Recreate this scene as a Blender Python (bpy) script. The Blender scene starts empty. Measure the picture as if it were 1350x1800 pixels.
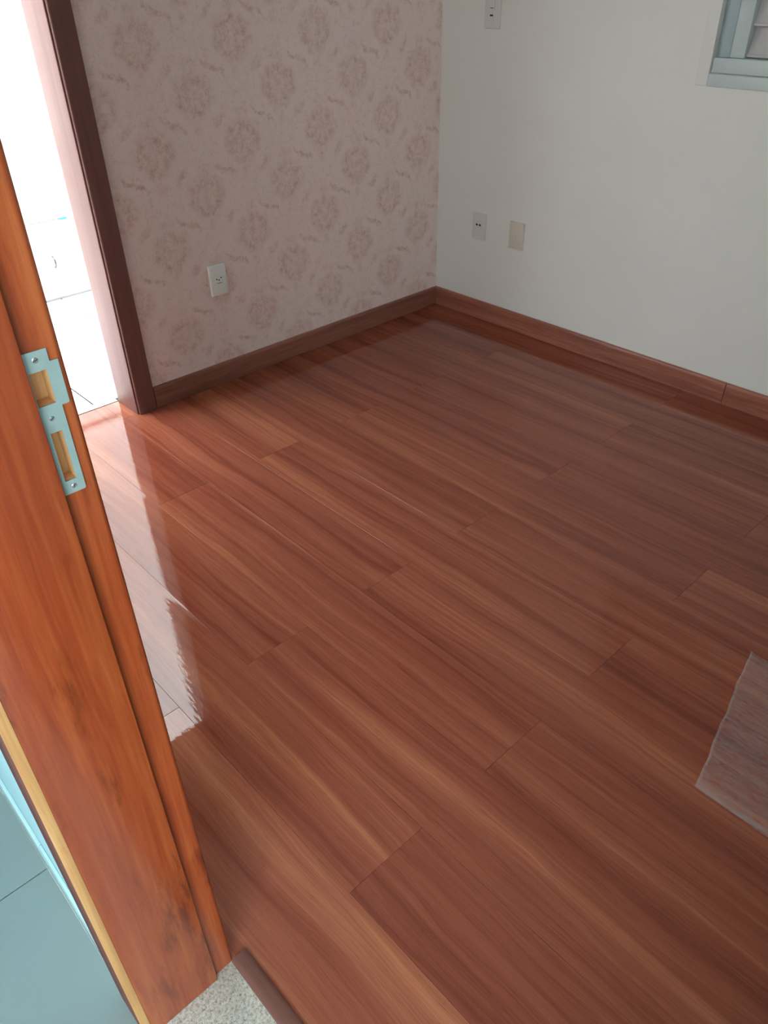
import bpy, bmesh, math, random
from mathutils import Vector, Matrix
random.seed(7)
S = bpy.context.scene
COL = S.collection

# ------------------------------------------------------------------ camera
# room axes: floor corner at the origin, wallpaper wall on x = 0, white wall on y = 0, room at x > 0, y < 0
YAW, PITCH, ROLL = 0.8303097, 0.62451883, -0.02054202
F_PX = 1348.3
CAM = Vector((2.7474, -2.9177, 1.5))
Fw = Vector((-math.sin(YAW)*math.cos(PITCH), math.cos(YAW)*math.cos(PITCH), -math.sin(PITCH)))
R0 = Vector((math.cos(YAW), math.sin(YAW), 0)); U0 = R0.cross(Fw)
Rt = R0*math.cos(ROLL) + U0*math.sin(ROLL); Up = -R0*math.sin(ROLL) + U0*math.cos(ROLL)
cd = bpy.data.cameras.new('camera'); cam = bpy.data.objects.new('camera', cd); COL.objects.link(cam)
cd.sensor_fit = 'VERTICAL'; cd.sensor_height = 36.0; cd.sensor_width = 27.0
cd.lens = 36.0*F_PX/1800.0; cd.clip_start = 0.02; cd.clip_end = 100
cam.matrix_world = Matrix(((Rt.x, Up.x, -Fw.x, CAM.x), (Rt.y, Up.y, -Fw.y, CAM.y), (Rt.z, Up.z, -Fw.z, CAM.z), (0, 0, 0, 1)))
S.camera = cam

# ------------------------------------------------------------------ light: a bright overcast sky over the open yard and outside the added hall window
W = bpy.data.worlds.new('overcast_sky'); S.world = W; W.use_nodes = True
bg = W.node_tree.nodes['Background']; bg.inputs[0].default_value = (0.89, 0.965, 1.0, 1); bg.inputs[1].default_value = 8.5
sl = bpy.data.lights.new('high_sun', 'SUN'); sl.energy = 7.5; sl.angle = math.radians(1.0); sl.color = (1.0, 0.97, 0.93)
sun = bpy.data.objects.new('high_sun', sl); COL.objects.link(sun)
sun.rotation_euler = Vector((-0.36, 0.10, -0.93)).to_track_quat('-Z', 'Y').to_euler()
def portal(name, loc, rot, sx, sy):
    l = bpy.data.lights.new(name, 'AREA'); l.shape = 'RECTANGLE'; l.size = sx; l.size_y = sy
    l.cycles.is_portal = True
    o = bpy.data.objects.new(name, l); COL.objects.link(o); o.location = loc; o.rotation_euler = rot
    return o
S.view_settings.view_transform = 'Standard'; S.view_settings.look = 'None'
S.view_settings.gamma = 1.0; S.view_settings.use_curve_mapping = False
S.view_settings.exposure = 0.2

# ------------------------------------------------------------------ helpers
def srgb(r, g, b):
    f = lambda c: (c/255/12.92) if c/255 <= 0.04045 else ((c/255+0.055)/1.055)**2.4
    return (f(r), f(g), f(b), 1)

def link(name, me, mats=None, parent=None):
    o = bpy.data.objects.new(name, me); COL.objects.link(o)
    for m in (mats if isinstance(mats, (list, tuple)) else [mats] if mats else []): me.materials.append(m)
    if parent: o.parent = parent
    return o
def finish(name, bm, mats, parent=None, smooth=False):
    bmesh.ops.recalc_face_normals(bm, faces=bm.faces)
    me = bpy.data.meshes.new(name); bm.to_mesh(me); bm.free()
    if smooth:
        for p in me.polygons: p.use_smooth = True
        me.set_sharp_from_angle(angle=math.radians(40))
    return link(name, me, mats, parent)
def box_bm(a, b, bev=0.0, seg=2, bm=None):
    bm2 = bmesh.new()
    bmesh.ops.create_cube(bm2, size=1)
    for v in bm2.verts:
        v.co = Vector([(a[i]+b[i])/2 + v.co[i]*(b[i]-a[i]) for i in range(3)])
    if bev > 0:
        bmesh.ops.bevel(bm2, geom=list(bm2.edges), offset=bev, segments=seg, profile=0.5, affect='EDGES')
    if bm is None: return bm2
    me = bpy.data.meshes.new('t'); bm2.to_mesh(me); bm2.free(); bm.from_mesh(me); bpy.data.meshes.remove(me)
    return bm
def box(name, a, b, mat, parent=None, bev=0.0, seg=2):
    return finish(name, box_bm(a, b, bev, seg), mat, parent, smooth=bev > 0)
def prism(name, prof, z0, z1, mat, parent=None, axis='Z', smooth=True):
    """closed profile extruded along an axis. prof: list of 2d points in the other two axes"""
    bm = bmesh.new()
    def P(p, t):
        return {'Z': (p[0], p[1], t), 'X': (t, p[0], p[1]), 'Y': (p[0], t, p[1])}[axis]
    A = [bm.verts.new(P(p, z0)) for p in prof]; B = [bm.verts.new(P(p, z1)) for p in prof]
    n = len(prof)
    for i in range(n): bm.faces.new((A[i], A[(i+1) % n], B[(i+1) % n], B[i]))
    bm.faces.new(A); bm.faces.new(B[::-1])
    return finish(name, bm, mat, parent, smooth)
def cyl_bm(bm, c, axis, r0, r1, h, n=16):
    """cone/cylinder from c along axis vector"""
    axis = Vector(axis).normalized(); q = Vector((0, 0, 1)).rotation_difference(axis)
    m = Matrix.Translation(Vector(c)+axis*h/2) @ q.to_matrix().to_4x4()
    bmesh.ops.create_cone(bm, cap_ends=True, segments=n, radius1=r0, radius2=r1, depth=h, matrix=m)
    return bm
def empty(name, loc=(0, 0, 0)):
    o = bpy.data.objects.new(name, None); COL.objects.link(o); o.location = loc; o.empty_display_size = 0.05
    return o
def tag(o, label=None, cat=None, group=None, kind=None):
    if label: o['label'] = label
    if cat: o['category'] = cat
    if group: o['group'] = group
    if kind: o['kind'] = kind
    return o
def struct(o, label=None, cat=None): return tag(o, label, cat, kind='structure')

# ------------------------------------------------------------------ node expression helper
class NT:
    def __init__(s, name, rough=0.5, spec=0.5):
        s.m = bpy.data.materials.new(name); s.m.use_nodes = True; s.t = s.m.node_tree
        s.b = s.t.nodes['Principled BSDF']; s.b.inputs['Roughness'].default_value = rough
        s.b.inputs['Specular IOR Level'].default_value = spec
    def n(s, ty, **kw):
        nd = s.t.nodes.new(ty)
        for k, v in kw.items(): setattr(nd, k, v)
        return nd
    def set(s, sock, v):
        if isinstance(v, X): s.t.links.new(v.s, sock)
        elif hasattr(v, 'is_output'): s.t.links.new(v, sock)
        else: sock.default_value = v
    def math(s, op, *a):
        nd = s.n('ShaderNodeMath', operation=op)
        for i, v in enumerate(a): s.set(nd.inputs[i], v)
        return X(s, nd.outputs[0])
    def obj(s): return s.n('ShaderNodeTexCoord').outputs['Object']
    def pos(s): return s.n('ShaderNodeNewGeometry').outputs['Position']
    def rnd(s): return X(s, s.n('ShaderNodeObjectInfo').outputs['Random'])
    def sep(s, v):
        nd = s.n('ShaderNodeSeparateXYZ'); s.set(nd.inputs[0], v); return [X(s, o) for o in nd.outputs]
    def comb(s, x, y, z):
        nd = s.n('ShaderNodeCombineXYZ')
        for i, v in enumerate((x, y, z)): s.set(nd.inputs[i], v)
        return nd.outputs[0]
    def noise(s, vec, scale, detail=3, rough=0.55, dist=0.0):
        nd = s.n('ShaderNodeTexNoise'); s.set(nd.inputs['Vector'], vec)
        nd.inputs['Scale'].default_value = scale; nd.inputs['Detail'].default_value = detail
        nd.inputs['Roughness'].default_value = rough; nd.inputs['Distortion'].default_value = dist
        return X(s, nd.outputs['Fac'])
    def ramp(s, f, stops, interp='LINEAR'):
        nd = s.n('ShaderNodeValToRGB'); cr = nd.color_ramp; cr.interpolation = interp
        while len(cr.elements) < len(stops): cr.elements.new(0.5)
        for e, (p, c) in zip(cr.elements, stops): e.position = p; e.color = c
        s.set(nd.inputs[0], f); return nd.outputs[0]
    def mix(s, f, a, b, mode='MIX'):
        nd = s.n('ShaderNodeMix', data_type='RGBA', blend_type=mode)
        s.set(nd.inputs[0], f); s.set(nd.inputs[6], a); s.set(nd.inputs[7], b); return nd.outputs[2]
    def smooth(s, v, a, b):
        nd = s.n('ShaderNodeMapRange', interpolation_type='SMOOTHSTEP'); s.set(nd.inputs[0], v)
        nd.inputs[1].default_value = a; nd.inputs[2].default_value = b; return X(s, nd.outputs[0])
    def bump(s, h, strength, dist=0.001):
        nd = s.n('ShaderNodeBump'); nd.inputs['Strength'].default_value = strength; nd.inputs['Distance'].default_value = dist
        s.set(nd.inputs['Height'], h); s.t.links.new(nd.outputs[0], s.b.inputs['Normal'])
    def color(s, c): s.set(s.b.inputs['Base Color'], c)
class X:
    def __init__(s, nt, sock): s.nt = nt; s.s = sock
    def __add__(s, o): return s.nt.math('ADD', s, o)
    __radd__ = __add__
    def __sub__(s, o): return s.nt.math('SUBTRACT', s, o)
    def __rsub__(s, o): return s.nt.math('SUBTRACT', o, s)
    def __mul__(s, o): return s.nt.math('MULTIPLY', s, o)
    __rmul__ = __mul__
    def __truediv__(s, o): return s.nt.math('DIVIDE', s, o)
    def f(s, op, *a): return s.nt.math(op, s, *a)

# ------------------------------------------------------------------ materials
def plain(name, c, rough=0.5, spec=0.5, metal=0.0, var=0.04, vscale=6.0, bump=0.0, bscale=300):
    t = NT(name, rough, spec); t.b.inputs['Metallic'].default_value = metal
    p = t.pos(); nz = t.noise(p, vscale, 4)
    lo = tuple(max(0, k*(1-var)) for k in c[:3]) + (1,); hi = tuple(min(1, k*(1+var)) for k in c[:3]) + (1,)
    t.color(t.ramp(nz, [(0.3, lo), (0.7, hi)]))
    if bump: t.bump(t.noise(p, bscale, 3), bump, 0.0006)
    return t.m

def laminate():
    t = NT('laminate_planks', 0.006, 0.44)
    o = t.obj(); x, y, z = t.sep(o); r = t.rnd()
    oi = t.n('ShaderNodeObjectInfo'); tone = (t.sep(oi.outputs['Color'])[0] - 0.5)*0.3      # each plank's own tone
    ox = x + r*37.0; oy = y + r*11.0
    base = t.comb(ox, oy, r*5.0)
    warp = t.noise(t.comb(ox*1.1, oy*5.0, r*9.0), 1.6, 3)
    yy = oy + (warp - 0.5)*0.055
    bands = t.noise(t.comb(ox*0.35, yy*15.0, r*3.0), 1.0, 3, 0.6)          # broad light and dark bands along the plank
    grain = t.noise(t.comb(ox*1.4, yy*75.0, r*3.0), 1.0, 3, 0.6)
    fine = t.noise(t.comb(ox*7.0, yy*480.0, 0.0), 1.0, 2, 0.6)
    v = bands*0.56 + grain*0.24 + fine*0.18 + (r - 0.5)*0.05 + tone
    col = t.ramp(v, [(0.34, srgb(118, 57, 43)), (0.45, srgb(144, 75, 55)), (0.53, srgb(158, 89, 66)), (0.62, srgb(180, 109, 78)), (0.74, srgb(200, 134, 96))])
    pores = t.smooth(t.noise(t.comb(ox*16.0, yy*650.0, 3.0), 1.0, 1), 0.62, 0.72)
    col = t.mix(pores*0.35, col, srgb(88, 42, 32))
    t.color(col)
    # micro emboss along the grain: it frays the mirrored edges
    emb = t.noise(t.comb(ox*34.0, oy*140.0, 0.0), 1.0, 2, 0.5)
    t.bump(emb, 0.022, 0.004)
    return t.m

def wood(name, stops, axis='Z', rough=0.3, s_across=55.0, stain=None, stain_f=0.5, spec=0.5, bump=0.05, coat=0.0):
    t = NT(name, rough, spec); x, y, z = t.sep(t.obj()); r = t.rnd()
    L, A, B = {'Z': (z, x, y), 'X': (x, y, z), 'Y': (y, x, z)}[axis]
    L = L + r*23.0
    w = t.noise(t.comb(L*1.5, A*7.0, B*7.0), 1.0, 3)
    Aw = A + (w - 0.5)*0.03; Bw = B + (w - 0.5)*0.03
    g1 = t.noise(t.comb(L*0.9, Aw*s_across*0.4, Bw*s_across*0.4), 1.0, 3)
    g2 = t.noise(t.comb(L*4.0, Aw*s_across*3.0, Bw*s_across*3.0), 1.0, 3, 0.65)
    v = g1*0.6 + g2*0.4
    col = t.ramp(v, stops)
    if stain:
        sn = t.noise(t.comb(L*3.2, A*20.0, B*20.0), 1.0, 5, 0.7)
        col = t.mix(t.smooth(sn, 0.52, 0.72)*stain_f, col, stain)
    t.color(col)
    t.bump(g2, bump, 0.002)
    if coat: t.b.inputs['Coat Weight'].default_value = coat; t.b.inputs['Coat Roughness'].default_value = 0.12
    return t.m

def wallpaper():
    t = NT('damask_wallpaper', 0.55, 0.25); p = t.pos(); px, py, pz = t.sep(p)
    SU, SV = 0.3835, 0.3435
    dn = t.noise(p, 30.0, 4, 0.7); dn2 = t.noise(t.comb(px+3.0, py, pz+7.0), 30.0, 4, 0.7)
    wy = py + (dn-0.5)*0.050; wz = pz + (dn2-0.5)*0.050
    u = (wy + 0.145)/SU; v = (wz - 1.109)/SV
    fine = t.noise(p, 170.0, 3, 0.65); mid = t.noise(p, 60.0, 4, 0.7)
    leaf = 1.0 - t.smooth((t.noise(t.comb(px, py+5.0, pz), 34.0, 3, 0.6, 0.6) - 0.5).f('ABSOLUTE'), 0.0, 0.055)     # curling leaf lines
    def local(offu, offv):
        a = u + offu; b = v + offv
        return (a - a.f('ROUND'))*SU, (b - b.f('ROUND'))*SV
    total = None; clear = None
    def acc(d):
        nonlocal total
        total = d if total is None else total.f('MAXIMUM', d)
    for off in (0.0, 0.5):
        du, dv = local(off, off)
        # bloom: a wide rosette of leaves tapering to a tail below
        squash = du*(1.0 + dv.f('MULTIPLY', -3.2).f('MAXIMUM', 0.0))
        r = (squash*squash + dv*dv*1.12).f('SQRT'); th = squash.f('ARCTAN2', dv)
        R = 0.098 + (th*7.0).f('COSINE')*0.005
        disc = 1.0 - t.smooth(r/R, 0.50, 1.12)
        rim = t.smooth(r/R, 0.30, 0.70)*0.34 + 0.42
        acc(disc*(rim + leaf*0.26))
        halo = t.smooth(r/R, 1.0, 1.25)                                   # a clear ring round each bloom
        clear = halo if clear is None else clear*halo
        # crown of leaves above each bloom
        tv = dv - 0.104
        r3 = (du*du*0.9 + tv*tv*3.4).f('SQRT')
        acc((1.0 - t.smooth(r3, 0.010, 0.050))*(leaf*0.40 + 0.30))
        tv = dv + 0.105
        r4 = (du*du*2.6 + tv*tv).f('SQRT')
        acc((1.0 - t.smooth(r4, 0.010, 0.040))*(leaf*0.30 + 0.30))
        # curled leaf sprig on one diagonal
        a, b = local(off+0.25, off+0.25)
        s_ = a*0.80 - b*0.60; c_ = a*0.60 + b*0.80
        cc = c_ - (s_*46.0).f('SINE')*0.011
        wd = 0.0105*(1.0 - (s_/0.066)*(s_/0.066))
        acc((1.0 - t.smooth(cc.f('ABSOLUTE') - wd, -0.005, 0.004))*0.80)
        # small bud on the other diagonal
        a, b = local(off+0.25, off-0.25)
        s_ = a*0.7 + b*0.7; c_ = a*0.7 - b*0.7
        rb = (s_*s_*0.45 + c_*c_*2.0).f('SQRT')
        acc((1.0 - t.smooth(rb, 0.010, 0.030))*0.62)
    acc(leaf*clear*0.34)
    blot = t.noise(t.comb(px, py+9.0, pz+2.0), 42.0, 4, 0.75)
    worn = t.smooth(blot*0.68 + fine*0.32, 0.40, 0.60)
    d = total*(worn*0.95 + 0.20) + t.smooth(blot, 0.54, 0.70)*0.20
    base = t.ramp(t.noise(p, 2.2, 2), [(0.3, srgb(247, 230, 222)), (0.7, srgb(248, 227, 220))])
    ink = t.ramp(t.noise(p, 6.0, 2), [(0.35, srgb(208, 176, 155)), (0.65, srgb(212, 164, 152))])
    t.color(t.mix(d*0.74, base, ink))
    t.bump(fine, 0.08, 0.0006)
    return t.m

def granite():
    t = NT('speckled_granite', 0.35, 0.5); p = t.pos()
    n1 = t.noise(p, 170.0, 3, 0.6); n2 = t.noise(p, 420.0, 2, 0.6)
    c = t.ramp(n1*0.65 + n2*0.35, [(0.30, srgb(106, 100, 90)), (0.42, srgb(190, 184, 168)), (0.52, srgb(222, 220, 208)), (0.68, srgb(243, 243, 234))])
    sp = t.smooth(t.noise(t.comb(*[k*1.0 for k in t.sep(p)]), 260.0, 2), 0.66, 0.72)
    t.color(t.mix(sp*0.7, c, srgb(92, 84, 76))); t.bump(n2, 0.2, 0.0008)
    return t.m

def bubble_film():
    t = NT('bubble_wrap_film', 0.22, 0.6)
    b = t.b; b.inputs['Base Color'].default_value = (0.85, 0.87, 0.88, 1); b.inputs['Alpha'].default_value = 0.17
    b.inputs['IOR'].default_value = 1.45
    bx, by, bz = t.sep(t.pos())
    n = t.noise(t.comb(bx*40.0, by*160.0, bz*100.0), 1.0, 4, 0.7)
    t.set(b.inputs['Alpha'], t.smooth(n, 0.30, 0.72)*0.17 + 0.06)
    return t.m

M = {}
M['lam'] = laminate()
M['paper'] = wallpaper()
M['white_wall'] = plain('painted_white_wall', srgb(234, 234, 229), 0.6, 0.3, var=0.015, vscale=2.5, bump=0.10, bscale=120)
M['ceiling'] = plain('ceiling_paint', srgb(240, 240, 237), 0.8, 0.2)
M['grey_base'] = plain('dark_subfloor', srgb(48, 28, 22), 0.8, 0.2)
M['baseb'] = wood('reddish_skirting', [(0.33, srgb(118, 66, 54)), (0.5, srgb(160, 98, 79)), (0.68, srgb(190, 128, 105))], 'X', 0.30, 60, stain=srgb(78, 40, 32), stain_f=0.45)
M['baseb_y'] = wood('brown_skirting', [(0.33, srgb(120, 75, 62)), (0.5, srgb(148, 95, 79)), (0.68, srgb(168, 113, 95))], 'Y', 0.34, 60, stain=srgb(80, 44, 35), stain_f=0.3)
M['far_wood'] = wood('dark_red_frame_wood', [(0.3, srgb(112, 74, 69)), (0.5, srgb(126, 84, 78)), (0.7, srgb(140, 96, 88))], 'Z', 0.42, 40, spec=0.35)
M['jamb'] = wood('stained_orange_jamb', [(0.30, srgb(126, 53, 28)), (0.45, srgb(152, 65, 34)), (0.56, srgb(167, 79, 40)), (0.72, srgb(188, 104, 56))], 'Z', 0.24, 42, stain=srgb(98, 42, 24), stain_f=0.8, coat=0.1)
M['raw'] = wood('unstained_pine', [(0.3, srgb(184, 124, 72)), (0.5, srgb(214, 158, 100)), (0.7, srgb(230, 182, 128))], 'Z', 0.6, 90, stain=srgb(176, 110, 60), stain_f=0.5)
M['casing'] = wood('purple_brown_casing', [(0.3, srgb(96, 54, 50)), (0.5, srgb(122, 74, 66)), (0.7, srgb(140, 92, 84))], 'Z', 0.75, 60, spec=0.15)
M['strip'] = wood('threshold_strip_wood', [(0.3, srgb(96, 60, 52)), (0.5, srgb(122, 80, 70)), (0.7, srgb(142, 102, 92))], 'X', 0.32, 90)
M['granite'] = granite()
M['hall_tile'] = plain('grey_green_tile', srgb(156, 163, 160), 0.35, 0.5, var=0.03, vscale=3)
M['hall_skirt'] = plain('pale_aqua_tile', srgb(222, 246, 248), 0.25, 0.5)
M['hall_wall'] = plain('pale_aqua_paint', srgb(204, 236, 242), 0.6, 0.3)
M['grout'] = plain('dark_grout', srgb(98, 108, 106), 0.8, 0.2)
M['white_tile'] = plain('glossy_white_tile', srgb(238, 240, 240), 0.18, 0.5, var=0.01)
M['pale_grout'] = plain('pale_grout', srgb(46, 50, 52), 0.8, 0.2)
M['yard_wall'] = plain('white_masonry_paint', srgb(245, 246, 245), 0.6, 0.3)
M['cabinet'] = plain('white_lacquer', srgb(245, 246, 245), 0.3, 0.5, var=0.005)
M['plinth'] = plain('grey_plinth', srgb(118, 122, 124), 0.6, 0.3)
M['steel'] = plain('brushed_steel_handle', srgb(84, 90, 92), 0.35, 0.5, metal=0.8)
M['aqua'] = plain('aqua_plastic', srgb(40, 190, 180), 0.4)
M['plate'] = plain('dull_zinc_plate', srgb(160, 182, 178), 0.46, 0.5, metal=0.3, var=0.05, vscale=40)
M['screw'] = plain('bright_screw', srgb(196, 204, 200), 0.3, 0.5, metal=0.9)
M['socket'] = plain('white_plastic', srgb(244, 250, 244), 0.3, 0.5, var=0.01)
M['socket_g'] = plain('grey_white_plastic', srgb(222, 221, 218), 0.35, 0.5, var=0.01)
M['socket_c'] = plain('cream_plastic', srgb(218, 213, 198), 0.35, 0.5, var=0.01)
M['hole'] = plain('socket_hole_black', srgb(34, 30, 28), 0.6, 0.3)
M['lines'] = plain('grey_seam', srgb(112, 108, 100), 0.6, 0.3)
M['win_paint'] = plain('pale_blue_grey_enamel', srgb(196, 210, 208), 0.32, 0.5, var=0.03, vscale=14)
M['win_dark'] = plain('blue_grey_enamel', srgb(166, 186, 187), 0.35, 0.5, var=0.04, vscale=14)
M['louver'] = plain('grey_louver_enamel', srgb(204, 200, 200), 0.35, 0.5, var=0.03, vscale=14)
M['film'] = bubble_film()
M['metal_strip'] = plain('aluminium_strip', srgb(170, 172, 172), 0.35, 0.5, metal=0.7)

# ------------------------------------------------------------------ setting: bedroom
RW, RH, YN = 3.35, 2.6, -2.684        # room right wall, ceiling, near wall face
Y_OUT = -2.851                         # hall face of the near wall
DX0, DX1, DH = 2.03, 2.90, 2.10        # near doorway
FY0, FY1, FH = -2.60, -1.752, 2.12     # far doorway (in wallpaper wall), rough opening
WX0, WX1, WZ0, WZ1 = 1.285, 2.55, 1.160, 2.20   # window opening

def wall(name, pieces, mat, label):
    bm = bmesh.new()
    for a, b in pieces: box_bm(a, b, bm=bm)
    return struct(finish(name, bm, mat), label)
wall('wall_left', [((-0.165, FY1, 0), (0, 0, RH)), ((-0.165, -2.851, 0), (0, FY0, RH)), ((-0.165, FY0, FH), (0, FY1, RH))], M['paper'], 'wall covered in pale pink damask wallpaper')
wall('wall_back', [((-0.165, 0, 0), (WX0, 0.16, RH)), ((WX1, 0, 0), (RW+0.15, 0.16, RH)), ((WX0, 0, 0), (WX1, 0.16, WZ0)), ((WX0, 0, WZ1), (WX1, 0.16, RH))], M['white_wall'], 'plain off white wall with window')
wall('wall_right', [((RW, -2.684, 0), (RW+0.15, 0, RH))], M['white_wall'], 'plain white wall to the right of the room')
wall('wall_front', [((0, -2.84, 0), (DX0, YN, RH)), ((DX1, -2.84, 0), (RW+0.15, YN, RH)), ((DX0, -2.84, DH), (DX1, YN, RH))], M['white_wall'], 'wall holding the near doorway')
struct(box('ceiling', (-0.165, -2.851, RH), (RW+0.15, 0.16, RH+0.12), M['ceiling']), 'white ceiling over the bedroom')

# floor: dark screed with laminate planks laid along x
floor = struct(box('floor', (-0.165, -2.684, -0.06), (RW, 0.0, -0.0092), M['grey_base']), 'glossy reddish brown laminate plank floor')
ROW = 0.2037; LEN = 1.463; GAP = 0.0005; TH = 0.009
def plank_mesh(length, width, peak):
    """flat plank; its far long edge peaks very slightly, its rims are eased"""
    bm = bmesh.new()
    prof = []
    e = 0.0004; w = width - GAP
    prof.append((-w, -0.0003))
    prof.append((-w+e, -0.00005))
    for s in (0.018, 0.03): prof.append((-w+s, 0.0))
    for k in range(7):
        s = 0.024*(1-k/6)                    # distance to far edge
        tt = 1 - s/0.024
        prof.append((-max(s, e), peak*tt**3))
    prof.append((0.0, -0.0002))
    x0, x1 = GAP/2, length-GAP/2
    xs = [x0, x0+0.0006, x1-0.0006, x1]
    rows = []
    for i, xx in enumerate(xs):
        drop = -0.0004 if i in (0, 3) else 0.0
        rows.append([bm.verts.new((xx, p[0], p[1]+drop)) for p in prof])
    for a in range(3):
        for k in range(len(prof)-1):
            bm.faces.new((rows[a][k], rows[a+1][k], rows[a+1][k+1], rows[a][k+1]))
    # sides and bottom
    bl = [bm.verts.new((xx, yy, -TH)) for xx, yy in ((x0, -w), (x1, -w), (x1, 0), (x0, 0))]
    bm.faces.new([bl[3], bl[2], bl[1], bl[0]])
    bm.faces.new([rows[0][0], bl[0], bl[1]] + [rows[i][0] for i in (3, 2, 1)])
    bm.faces.new([rows[i][-1] for i in (0, 1, 2, 3)] + [bl[2], bl[3]])
    bm.faces.new([rows[0][k] for k in range(len(prof))] + [bl[3], bl[0]])
    bm.faces.new([rows[3][k] for k in range(len(prof)-1, -1, -1)] + [bl[1], bl[2]])
    bmesh.ops.recalc_face_normals(bm, faces=bm.faces)
    me = bpy.data.meshes.new('plank'); bm.to_mesh(me); bm.free()
    if peak > 0:
        for p in me.polygons: p.use_smooth = True
        me.set_sharp_from_angle(angle=math.radians(12))
    me.materials.append(M['lam'])
    return me
cache = {}
# lighter and darker boards, by row and count from the right wall
TONE = {(12, 2): 0.17, (12, 3): 0.04, (11, 2): 0.10, (11, 1): -0.02, (10, 2): 0.04, (9, 2): 0.03, (5, 1): -0.08, (7, 1): -0.03, (4, 2): -0.05, (2, 2): -0.09, (3, 1): -0.05, (0, 2): -0.06, (0, 3): -0.06, (1, 2): -0.04}
tilts = {8: 0.0, 9: 0.02, 10: 0.10, 11: -0.05, 12: 0.06}
for i in range(13):
    y1 = -ROW*i; y0 = y1-ROW if i < 12 else -2.686
    wid = y1-y0
    if wid < 0.01: continue
    j0 = 1.460 if i % 2 == 0 else 2.106
    start = -0.163 if i in (8, 9, 10, 11, 12) else 0.004
    cuts = [j for j in (j0-2*LEN, j0-LEN, j0, j0+LEN) if start+0.05 < j < RW-0.05]
    xs = [start]+cuts+[RW-0.004]
    for a, b in zip(xs[:-1], xs[1:]):
        peak = {10: 0.00016, 11: 0.00034}.get(i, 0.0)
        key = (round(b-a, 3), round(wid, 3), peak)
        if key not in cache: cache[key] = plank_mesh(b-a, wid, peak)
        o = link('plank', cache[key], None, floor)
        o.location = (a, y1, 0.0)
        tn = TONE.get((i, len(xs)-xs.index(b)), random.uniform(-0.04, 0.04)) + 0.5; o.color = (tn, tn, tn, 1)
        o.rotation_euler = (math.radians(tilts.get(i, random.uniform(-0.02, 0.02)))*1.0, 0, 0)

# skirting boards
def skirt_prof(sgn=1):
    return [(0, 0.0016), (0.0148, 0.0016), (0.0148, 0.078), (0.0138, 0.086), (0.010, 0.0905), (0.004, 0.0915), (0, 0.0915)]
bl = struct(empty('baseboard_left'), 'reddish brown wooden skirting along the wallpapered wall')
prism('board', [(p[0], p[1]) for p in skirt_prof()], -1.682, -0.0152, M['baseb_y'], bl, axis='Y')
prism('board', [(p[0], p[1]) for p in skirt_prof()], -2.682, -2.69+0.03, M['baseb_y'], bl, axis='Y')
bb = struct(empty('baseboard_back'), 'reddish brown wooden skirting along the white wall, in two lengths')
prism('board', [(-p[0], p[1]) for p in skirt_prof()], 0.0002, 1.6245, M['baseb'], bb, axis='X')
prism('board', [(-p[0], p[1]) for p in skirt_prof()], 1.6275, RW-0.001, M['baseb'], bb, axis='X')
br = struct(empty('baseboard_right'), 'wooden skirting along the right wall')
prism('board', [(RW-p[0], p[1]) for p in skirt_prof()], -2.683, -0.0155, M['baseb_y'], br, axis='Y')
bf = struct(empty('baseboard_front'), 'wooden skirting along the near wall')
prism('board', [(YN+p[0], p[1]) for p in skirt_prof()], 0.0155, DX0-0.08, M['baseb'], bf, axis='X')
prism('board', [(YN+p[0], p[1]) for p in skirt_prof()], DX1+0.08, RW-0.0155, M['baseb'], bf, axis='X')

# ------------------------------------------------------------------ far doorway in the wallpapered wall
def bar_prof(x0, x1, y0, y1, r=0.004, n=4):
    pts = []
    for cx, cy, a0 in ((x1-r, y1-r, 0), (x0+r, y1-r, 90), (x0+r, y0+r, 180), (x1-r, y0+r, 270)):
        for k in range(n+1):
            a = math.radians(a0+90*k/n); pts.append((cx+r*math.cos(a), cy+r*math.sin(a)))
    return pts
d1 = struct(empty('door_1'), 'dark reddish wooden door frame beside the wallpapered wall, opening to a bright white yard')
prism('jamb', bar_prof(-0.165, 0.006, -1.768, -1.752, 0.003), 0.0005, FH-0.018, M['far_wood'], d1)
prism('jamb', bar_prof(-0.165, 0.006, FY0, FY0+0.017, 0.003), 0.0005, FH-0.018, M['far_wood'], d1)
box('head_jamb', (-0.165, FY0, FH-0.018), (0.006, -1.768, FH), M['far_wood'], d1, 0.002)
prism('casing', bar_prof(0.0002, 0.018, -1.762, -1.684, 0.006), 0.0005, FH+0.055, M['far_wood'], d1)
prism('casing', bar_prof(0.0002, 0.018, FY0-0.06, FY0+0.012, 0.006), 0.0005, FH+0.055, M['far_wood'], d1)
box('head_casing', (0.0002, FY0-0.06, FH-0.022), (0.0185, -1.684, FH+0.056), M['far_wood'], d1, 0.005)
struct(box('trim_1', (-0.205, FY0, -0.004), (-0.168, -1.768, 0.0012), M['metal_strip'], None, 0.001), 'thin pale strip on the sill of the bright doorway')

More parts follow.
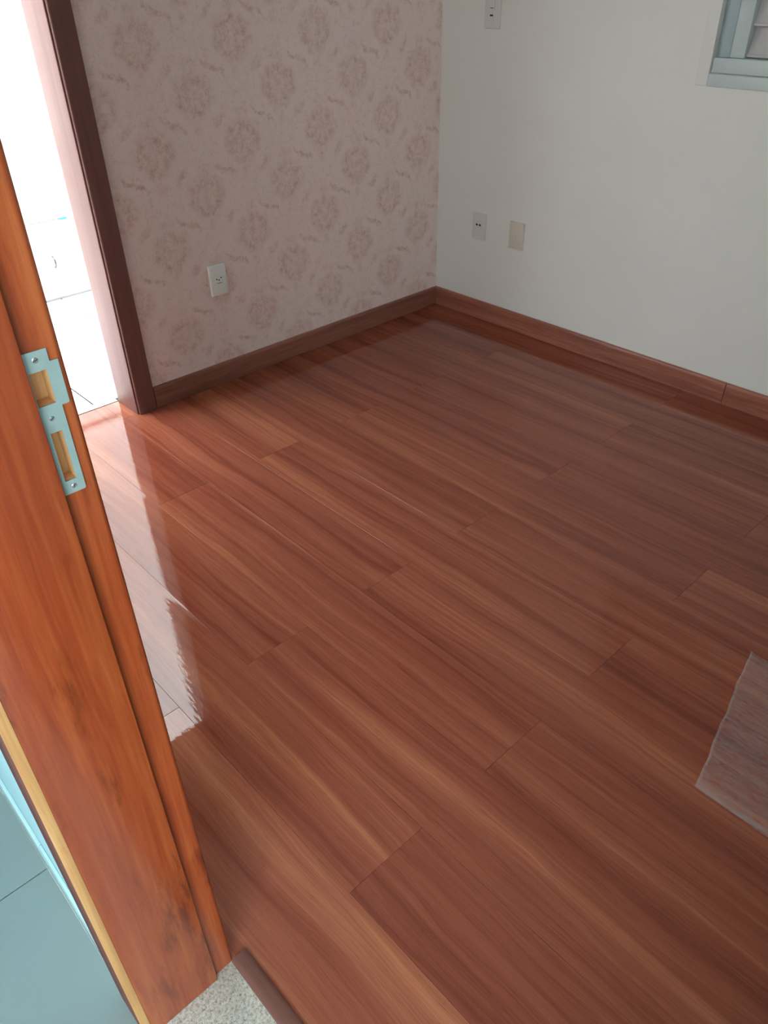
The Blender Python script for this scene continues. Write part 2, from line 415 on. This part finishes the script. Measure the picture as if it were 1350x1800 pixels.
# ------------------------------------------------------------------ bright yard beyond the far doorway (open to the sky)
YX = -1.525
fy = struct(box('floor_yard', (-1.70, -3.6, -0.06), (-0.165, 0.6, -0.010), M['pale_grout']), 'white tiled yard floor beyond the far doorway')
gx = [-0.206, -0.395, -0.840, -1.285, -1.70]; gy = [0.6, 0.395, -0.055, -0.505, -0.955, -1.405, -1.855, -2.305, -2.755, -3.205, -3.6]
for a in range(len(gx)-1):
    for b in range(len(gy)-1):
        if gy[b] < -3.3: continue
        box('tile', (gx[a+1]+0.004, gy[b+1]+0.004, -0.010), (gx[a]-0.004, gy[b]-0.004, -0.006), M['white_tile'], fy)
wall('wall_yard', [((-1.85, -3.6, 0), (-1.70, 0.6, 4.0)), ((-1.85, -3.75, 0), (-0.165, -3.6, 1.95)), ((-1.85, 0.6, 0), (-0.165, 0.75, 1.95)), ((-0.165, -3.6, 0), (-0.02, -2.852, 1.95)), ((-0.165, 0.16, 0), (-0.02, 0.6, 1.95))], M['yard_wall'], 'white yard walls beyond the far doorway, unseen side walls added for light')  # unseen side walls added for bounce light; back wall raised to hide reflected sky
# ------------------------------------------------------------------ hall on the camera side of the near doorway
HY = -4.6
fh = struct(box('floor_hall', (-0.02, HY, -0.06), (5.6, Y_OUT, -0.0075), M['grout']), 'grey green tiled hall floor outside the near doorway')
tx = [1.639+0.455*k for k in range(-4, 9)]; ty = [-2.8575-0.455*k for k in range(0, 5)]
for a in range(len(tx)-1):
    for b in range(len(ty)-1):
        x0, x1, y0, y1 = tx[a]+0.0012, tx[a+1]-0.0012, max(ty[b+1], HY)+0.0012, ty[b]-0.0012
        if x0 > 5.2: continue
        box('tile', (x0, y0, -0.0075), (x1, y1, 0.0), M['hall_tile'], fh, 0.0008, 1)
wall('wall_hall', [((-0.02, -2.8505, 0), (DX0, -2.8405, RH)), ((DX1, -2.8505, 0), (5.6, -2.8405, RH)), ((DX0, -2.8505, DH), (DX1, -2.8405, RH)),
     ((-0.02, HY-0.12, 0), (3.0, HY, RH)), ((5.4, HY-0.12, 0), (5.6, HY, RH)), ((3.0, HY-0.12, 2.3), (5.4, HY, RH)), ((3.0, HY-0.12, 0), (5.4, HY, 0.5)), ((-0.165, HY, 0), (-0.02, -3.6, RH)), ((5.6, HY, 0), (5.72, -2.84, RH)), ((-0.02, -3.6, 0), (0.0, -2.8505, RH))], M['hall_wall'], 'pale aqua hall walls outside the near doorway, with an unseen window added for daylight')  # unseen window gap added in the rear wall to let daylight in
struct(box('ceiling_hall', (-0.165, HY-0.12, RH), (5.72, -2.8505, RH+0.1), M['ceiling']), 'hall ceiling behind the viewer')
sk = struct(empty('baseboard_hall'), 'pale aqua tile skirting along the hall wall')
for x0, x1 in ((0.01, 0.728), (0.730, 1.183), (1.185, 1.638), (1.640, 1.968)):
    box('skirting_tile', (x0, -2.8575, 0.0005), (x1, -2.8507, 0.078), M['hall_skirt'], sk, 0.001, 1)
portal('yard_portal', (-0.93, -1.5, 2.62), (0, 0, 0), 1.5, 4.1)
portal('hall_portal', (4.2, HY-0.06, 1.4), (math.radians(90), 0, 0), 2.4, 1.8)  # guides sky light through the added hall window

# ------------------------------------------------------------------ near door frame with strike plate
d2 = struct(empty('door_2'), 'orange stained wooden door frame in the left foreground with a zinc strike plate')
XS, XR = 2.0605, 2.052        # face of the stop, face of the rebate
# stop: the broad board
prism('door_stop', bar_prof(2.020, XS, Y_OUT, -2.7225, 0.0016, 3), 0.0008, DH, M['jamb'], d2)
# rebate with two mortise pockets and a rounded nose towards the room
yb = [-2.7224, -2.7200, -2.7170, -2.7052, -2.7030, -2.6900]
zb = [0.0008, 0.35, 0.7, 1.0785, 1.1340, 1.1630, 1.1975, 1.5, 1.8, DH]
bm = bmesh.new(); D = 0.016
def pocket(i, j):
    if zb[j] >= 1.163 and zb[j+1] <= 1.1976: return 1 <= i <= 3
    if zb[j] >= 1.0784 and zb[j+1] <= 1.1341: return i == 2
    return False
ni, nj = len(yb)-1, len(zb)-1
def q(pts, mi):
    f = bm.faces.new([bm.verts.new(p) for p in pts]); f.material_index = mi
for i in range(ni):
    for j in range(nj):
        p = pocket(i, j); x = XR-D if p else XR
        q([(x, yb[i], zb[j]), (x, yb[i+1], zb[j]), (x, yb[i+1], zb[j+1]), (x, yb[i], zb[j+1])], 1 if p else 0)
        if p:
            for (di, dj, A, B) in ((-1, 0, (yb[i], zb[j]), (yb[i], zb[j+1])), (1, 0, (yb[i+1], zb[j]), (yb[i+1], zb[j+1])), (0, -1, (yb[i], zb[j]), (yb[i+1], zb[j])), (0, 1, (yb[i], zb[j+1]), (yb[i+1], zb[j+1]))):
                if not pocket(i+di, j+dj):
                    q([(XR-D, *A), (XR-D, *B), (XR, *B), (XR, *A)], 1)
rad = 0.0062; pr = [(XR, -2.6900)]
for k in range(1, 8):
    a = math.radians(90*k/7); pr.append((XR-rad+rad*math.cos(a), -2.6900+rad*math.sin(a)))
pr += [(2.02, -2.6838), (2.02, -2.7224), (XR, -2.7224)]
for k in range(len(pr)-1):
    if k >= len(pr)-1: break
    a, b = pr[k], pr[k+1]
    q([(a[0], a[1], zb[0]), (b[0], b[1], zb[0]), (b[0], b[1], DH), (a[0], a[1], DH)], 0)
bmesh.ops.remove_doubles(bm, verts=bm.verts, dist=1e-5)
rebate = finish('rebate', bm, [M['jamb'], M['raw']], d2, smooth=True)
# stain-free casing edge on the hall side, dark casing face
cz = prism('casing', bar_prof(1.968, 2.0590, -2.8645, -2.8512, 0.0012, 2), 0.0008, DH+0.05, M['casing'], d2)
prism('casing_edge', bar_prof(2.0590, 2.0602, -2.8645, -2.8510, 0.0005, 2), 0.0008, DH+0.04, M['raw'], d2)
prism('casing', bar_prof(1.955, 2.030, -2.6838, -2.6775, 0.002, 2), 0.0008, DH+0.05, M['jamb'], d2)
# other jamb and head, out of view
prism('jamb', bar_prof(2.862, 2.90, Y_OUT, -2.684, 0.003, 2), 0.0008, DH, M['jamb'], d2)
box('head_jamb', (2.02, Y_OUT, DH-0.035), (2.90, -2.684, DH+0.0), M['jamb'], d2, 0.002)
# strike plate
bm = bmesh.new()
py = [-2.7224, -2.7200, -2.7170, -2.7052, -2.7030, -2.6984, -2.6905]
pz = [1.0635, 1.0785, 1.1340, 1.1590, 1.1630, 1.1975, 1.2040, 1.2170]
XA, XB = XR+0.0002, XR+0.0018
def filled(i, j):
    if i < 0 or j < 0 or i >= len(py)-1 or j >= len(pz)-1: return False
    if i == 5: return pz[j] >= 1.1589 and pz[j+1] <= 1.2041
    if j == 4 and 1 <= i <= 3: return False
    if j == 1 and i == 2: return False
    return True
# round the plate corners a little by pulling outer corner vertices is not needed at this size
for i in range(len(py)-1):
    for j in range(len(pz)-1):
        if not filled(i, j): continue
        for x in (XA, XB): q([(x, py[i], pz[j]), (x, py[i+1], pz[j]), (x, py[i+1], pz[j+1]), (x, py[i], pz[j+1])], 0)
        for (di, dj, A, B) in ((-1, 0, (py[i], pz[j]), (py[i], pz[j+1])), (1, 0, (py[i+1], pz[j]), (py[i+1], pz[j+1])), (0, -1, (py[i], pz[j]), (py[i+1], pz[j])), (0, 1, (py[i], pz[j+1]), (py[i+1], pz[j+1]))):
            if not filled(i+di, j+dj): q([(XA, *A), (XA, *B), (XB, *B), (XB, *A)], 0)
bmesh.ops.remove_doubles(bm, verts=bm.verts, dist=1e-5)
# round the four outer corners and the lip corners
vc = []
for e in bm.edges:
    a, b = e.verts
    if abs(a.co.y-b.co.y) < 1e-6 and abs(a.co.z-b.co.z) < 1e-6:
        k = (round(a.co.y, 4), round(a.co.z, 4))
        if k in ((-2.7224, 1.0635), (-2.6984, 1.0635), (-2.6984, 1.2170), (-2.6905, 1.2040), (-2.6905, 1.1590)): vc.append(e)
bmesh.ops.bevel(bm, geom=vc, offset=0.0022, segments=3, profile=0.5, affect='EDGES')
sp = finish('strike_plate', bm, M['plate'], d2); tag(sp, 'dull zinc strike plate with two slots and three screws')
for yy, zz, rr in ((-2.7108, 1.2085, 0.0030), (-2.7112, 1.1488, 0.0026), (-2.7095, 1.0710, 0.0028)):
    bm = cyl_bm(bmesh.new(), (XB, yy, zz), (1, 0, 0), rr, rr*0.75, 0.0007, 16)
    s_ = finish('screw', bm, M['screw'], sp)
    ang = random.uniform(0, 3)
    bm = box_bm((-0.00012, -rr*0.8, -0.0003), (0.00012, rr*0.8, 0.0003)); 
    bmesh.ops.rotate(bm, verts=bm.verts, cent=(0, 0, 0), matrix=Matrix.Rotation(ang, 3, 'X'))
    bmesh.ops.translate(bm, verts=bm.verts, vec=(XB+0.0007, yy, zz))
    # the slot belongs to the screw head
    me = bpy.data.meshes.new('slot'); bm.to_mesh(me); bm.free()
    s_.data.materials.append(M['hole'])
    b2 = bmesh.new(); b2.from_mesh(s_.data); n0 = len(b2.faces); b2.from_mesh(me); b2.faces.ensure_lookup_table()
    for f in b2.faces[n0:]: f.material_index = 1
    b2.to_mesh(s_.data); b2.free(); bpy.data.meshes.remove(me)

# threshold: granite slab and a wooden strip at the laminate's edge
struct(box('trim_2', (2.045, Y_OUT-0.006, -0.05), (2.88, -2.6862, 0.0004), M['granite'], None, 0.0008), 'pale speckled granite sill at the foot of the near door frame')
pr = [(-2.6878, 0.0006), (-2.6872, 0.004), (-2.684, 0.0068), (-2.678, 0.0082), (-2.664, 0.0082), (-2.658, 0.0068), (-2.6548, 0.004), (-2.6540, 0.0006)]
struct(prism('trim_3', pr, 2.0535, 2.855, M['strip'], None, axis='X'), 'narrow dark wooden strip between granite sill and laminate floor')

# ------------------------------------------------------------------ window in the white wall
w1 = struct(empty('window_1'), 'pale blue grey metal window with closed louvres, upper right')
YF = 0.012
def trim(name, a, b, m, bev=0.003): return box(name, a, b, m, w1, bev)
trim('surround', (WX0-0.045, -0.009, WZ0-0.040), (WX0+0.0, -0.0002, WZ1+0.04), M['white_wall'])
trim('surround', (WX1, -0.009, WZ0-0.040), (WX1+0.045, -0.0002, WZ1+0.04), M['white_wall'])
trim('surround', (WX0, -0.009, WZ1), (WX1, -0.0002, WZ1+0.04), M['white_wall'])
trim('sill', (WX0+0.0005, -0.011, WZ0-0.041), (WX1-0.0005, -0.0002, WZ0-0.001), M['win_paint'])
trim('frame_stile', (WX0+0.001, YF+0.004, WZ0+0.001), (WX0+0.050, 0.11, WZ1-0.001), M['win_dark'])
trim('frame_stile', (WX1-0.050, YF+0.004, WZ0+0.001), (WX1-0.001, 0.11, WZ1-0.001), M['win_dark'])
trim('frame_rail', (WX0+0.004, -0.004, WZ0+0.001), (WX1-0.004, 0.11, WZ0+0.047), M['win_paint'])
trim('frame_rail', (WX0+0.004, -0.004, WZ1-0.047), (WX1-0.004, 0.11, WZ1-0.001), M['win_paint'])
for k, (a, b) in enumerate(((WX0+0.0535, 1.925), (1.930, WX1-0.0535))):
    trim('sash_stile', (a, YF-0.004, WZ0+0.0475), (a+0.052, 0.06, WZ1-0.0475), M['win_paint'])
    trim('sash_stile', (b-0.052, YF-0.004, WZ0+0.0475), (b, 0.06, WZ1-0.0475), M['win_paint'])
    z = WZ0+0.0478
    while z < WZ1-0.06:
        z2 = min(z+0.0895, WZ1-0.048)
        # one louvre: a blade leaning out with a rounded nose at its foot
        prof = [(0.030, z), (0.022, z+0.004), (0.021, z+0.010), (0.026, z+0.014), (0.050, z2), (0.056, z2), (0.056, z)]
        prism('louvre', prof, a+0.0525, b-0.0525, M['louver'], w1, axis='X')
        z += 0.090
struct(box('wall_window_back', (WX0, 0.115, WZ0), (WX1, 0.158, WZ1), M['win_dark']), 'closed outer shutter behind the louvres')

# ------------------------------------------------------------------ wall plates
def plate_thing(name, loc, rotz, w, h, d, mat, label, cat, group=None):
    """empty at the plate's centre; local x along the wall, local -y out of the wall"""
    e = empty(name, loc); e.rotation_euler = (0, 0, rotz); tag(e, label, cat, group)
    bm = box_bm((-w/2, -d, -h/2), (w/2, -0.0003, h/2))
    top = [v for v in bm.verts if v.co.y < -d/2]
    for v in top: v.co.x *= 0.93; v.co.z *= 0.95
    bmesh.ops.bevel(bm, geom=list(bm.edges), offset=0.0018, segments=2, profile=0.5, affect='EDGES')
    finish('cover_plate', bm, mat, e, smooth=True)
    return e
def dot(e, x, z, r, d, mat, name='pin_hole', h=0.0006):
    bm = cyl_bm(bmesh.new(), (x, -d+0.0002, z), (0, -1, 0), r, r, h, 14)
    return finish(name, bm, mat, e)
e = plate_thing('outlet', (0.279, 0, 0.451), 0, 0.082, 0.123, 0.010, M['socket_g'], 'grey white wall socket with two dark pin holes, nearest the room corner', 'socket', 'wall sockets')
box('socket_module', (-0.021, -0.0112, -0.013), (0.021, -0.0095, 0.027), M['socket_g'], e, 0.0008)
for x in (-0.0095, 0.0105): dot(e, x, 0.008, 0.0052, 0.0112, M['hole'])
box('contact_slot', (-0.006, -0.0116, 0.0065), (0.007, -0.0110, 0.0085), M['lines'], e)
e = plate_thing('outlet', (0.508, 0, 0.450), 0, 0.084, 0.124, 0.011, M['socket_c'], 'cream coloured aerial socket plate with round knob, right of the grey socket', 'socket', 'wall sockets')
bm = bmesh.new(); cyl_bm(bm, (-0.001, -0.0108, -0.004), (0, -1, 0), 0.013, 0.012, 0.0012, 24); finish('collar', bm, M['socket_c'], e, smooth=True)
bm = bmesh.new(); cyl_bm(bm, (-0.001, -0.0118, -0.004), (0, -1, 0), 0.0055, 0.005, 0.005, 16); finish('connector', bm, M['socket_g'], e, smooth=True)
e = plate_thing('light_switch', (0.291, 0, 1.317), 0, 0.083, 0.124, 0.010, M['socket_g'], 'grey white light switch plate high on the white wall, above the sockets', 'switch')
box('rocker', (-0.014, -0.0125, 0.004), (0.014, -0.0095, 0.040), M['socket_g'], e, 0.0008)
box('rocker', (-0.014, -0.0125, -0.034), (0.014, -0.0095, 0.001), M['socket_g'], e, 0.0008)
box('indicator', (-0.0085, -0.0128, -0.0165), (0.0085, -0.0122, -0.0105), M['hole'], e)
box('indicator', (-0.0085, -0.0128, 0.0105), (0.0085, -0.0122, 0.0135), M['lines'], e)
e = plate_thing('outlet', (0, -1.3045, 0.446), math.radians(90), 0.082, 0.127, 0.011, M['socket'], 'white wall socket with three pin holes on the pink wallpaper', 'socket', 'wall sockets')
md = box('socket_module', (-0.020, -0.0122, -0.016), (0.020, -0.0105, 0.020), M['socket'], e, 0.0008)
for x, z in ((-0.0105, 0.005), (0.0, 0.001), (0.0105, 0.009)): dot(e, x, z, 0.0028, 0.0122, M['hole'])
box('module_lip', (-0.011, -0.0128, -0.0125), (0.013, -0.0118, -0.0105), M['lines'], e)

# ------------------------------------------------------------------ cabinet in the yard
c = empty('cabinet', (YX, -1.2, 0)); tag(c, 'white lacquered cabinet with a small curved handle, beyond the bright doorway', 'cabinet')
def cb(name, a, b, m, bev=0.002, parent=None):
    o = box(name, (a[0], a[1]+1.2, a[2]), (b[0], b[1]+1.2, b[2]), m, None, bev); o.parent = parent or c; return o
cb('plinth', (-0.16, -2.88, -0.004), (-0.008, -0.57, 0.008), M['plinth'], 0.0)
cb('carcass', (-0.172, -2.9, 0.008), (-0.020, -0.55, 0.80), M['cabinet'])
cb('worktop', (-0.172, -2.92, 0.80), (0.012, -0.53, 0.828), M['cabinet'])
for k, (a, b) in enumerate(((-2.895, -2.32), (-2.315, -1.74), (-1.735, -1.165), (-1.16, -0.555))):
    d_ = cb('door', (-0.020, a, 0.009), (-0.002, b, 0.405), M['cabinet'])
    dr = cb('drawer', (-0.020, a, 0.411), (-0.002, b, 0.785), M['cabinet'])
    for par, yy, zz in ((d_, (a+b)/2+0.054, 0.20),):
        bm = bmesh.new()
        pts = [Vector((-0.002+0.028*math.sin(math.pi*t/10), yy+1.2, zz+0.030*math.cos(math.pi*t/10))) for t in range(11)]
        for p0, p1 in zip(pts[:-1], pts[1:]): cyl_bm(bm, p0, p1-p0, 0.005, 0.005, (p1-p0).length, 8)
        h_ = finish('handle', bm, M['steel'], None, True); h_.parent = par
tag(box('clip', (YX-0.001, -1.31, 0.404), (YX+0.010, -1.27, 0.414), M['aqua'], None, 0.002), 'small aqua plastic clip on the white cabinet front', 'clip')

# ------------------------------------------------------------------ bubble wrap on the floor
BX0, BX1, BY0, BY1 = 2.40, 3.15, -1.735, -1.255
def sheet_edge_x(y):        # slanting, slightly wavy left edge
    t_ = (y-BY1)/(BY0-BY1)
    return 2.350 + 0.105*t_ + 0.0015*math.sin(t_*17) + 0.0008*math.sin(t_*41)
bm = bmesh.new(); nx, ny = 150, 110; pit = 0.0125
vs = []
for j in range(ny+1):
    y = BY1 + (BY0-BY1)*j/ny; row = []
    xa = sheet_edge_x(y)
    for i in range(nx+1):
        x = xa + (BX1-xa)*i/nx
        yy = y - 0.012*(x-2.4) + 0.0015*math.sin(x*60)
        kx = round(x/pit); ky = round(y/pit)
        rr = math.hypot(x-kx*pit, y-ky*pit)
        bub = 0.0026*max(0, 1-(rr/(pit*0.47))**2)
        wv = 0.0016 + 0.0012*math.sin(y*95+x*7) + 0.0006*math.sin(x*31+y*22)
        row.append(bm.verts.new((x, yy, 0.0006+max(0.0004, wv)+bub)))
    vs.append(row)
for j in range(ny):
    for i in range(nx): bm.faces.new((vs[j][i], vs[j+1][i], vs[j+1][i+1], vs[j][i+1]))
bw = empty('bubble_wrap', (2.75, -1.5, 0)); tag(bw, 'translucent clear bubble wrap sheet lying on the laminate floor', 'bubble wrap')
f_ = finish('film', bm, M['film'], bw, True); f_.location = (-2.75, 1.5, 0)
def strip_part(name, f, n, m, h):
    bm = bmesh.new(); rows = []
    for k in range(n+1):
        t_ = k/n; rows.append([bm.verts.new(f(t_, s)) for s in [i/m for i in range(m+1)]])
    for k in range(n):
        for i in range(m): bm.faces.new((rows[k][i], rows[k+1][i], rows[k+1][i+1], rows[k][i+1]))
    o = finish(name, bm, M['film'], bw, True); o.location = (-2.75, 1.5, 0); return o
strip_part('folded_hem', lambda t_, s: (2.456+t_*0.69, -1.736+0.016*s-0.012*(0.056+t_*0.69)+0.0012*math.sin(t_*40), 0.0048+0.0022*math.sin(math.pi*s)), 80, 5, 0)
strip_part('folded_hem', lambda t_, s: (sheet_edge_x(BY1+(BY0-BY1)*t_)+0.006*s, BY1+(BY0-BY1)*t_, 0.0050+0.0018*math.sin(math.pi*s)), 80, 4, 0)
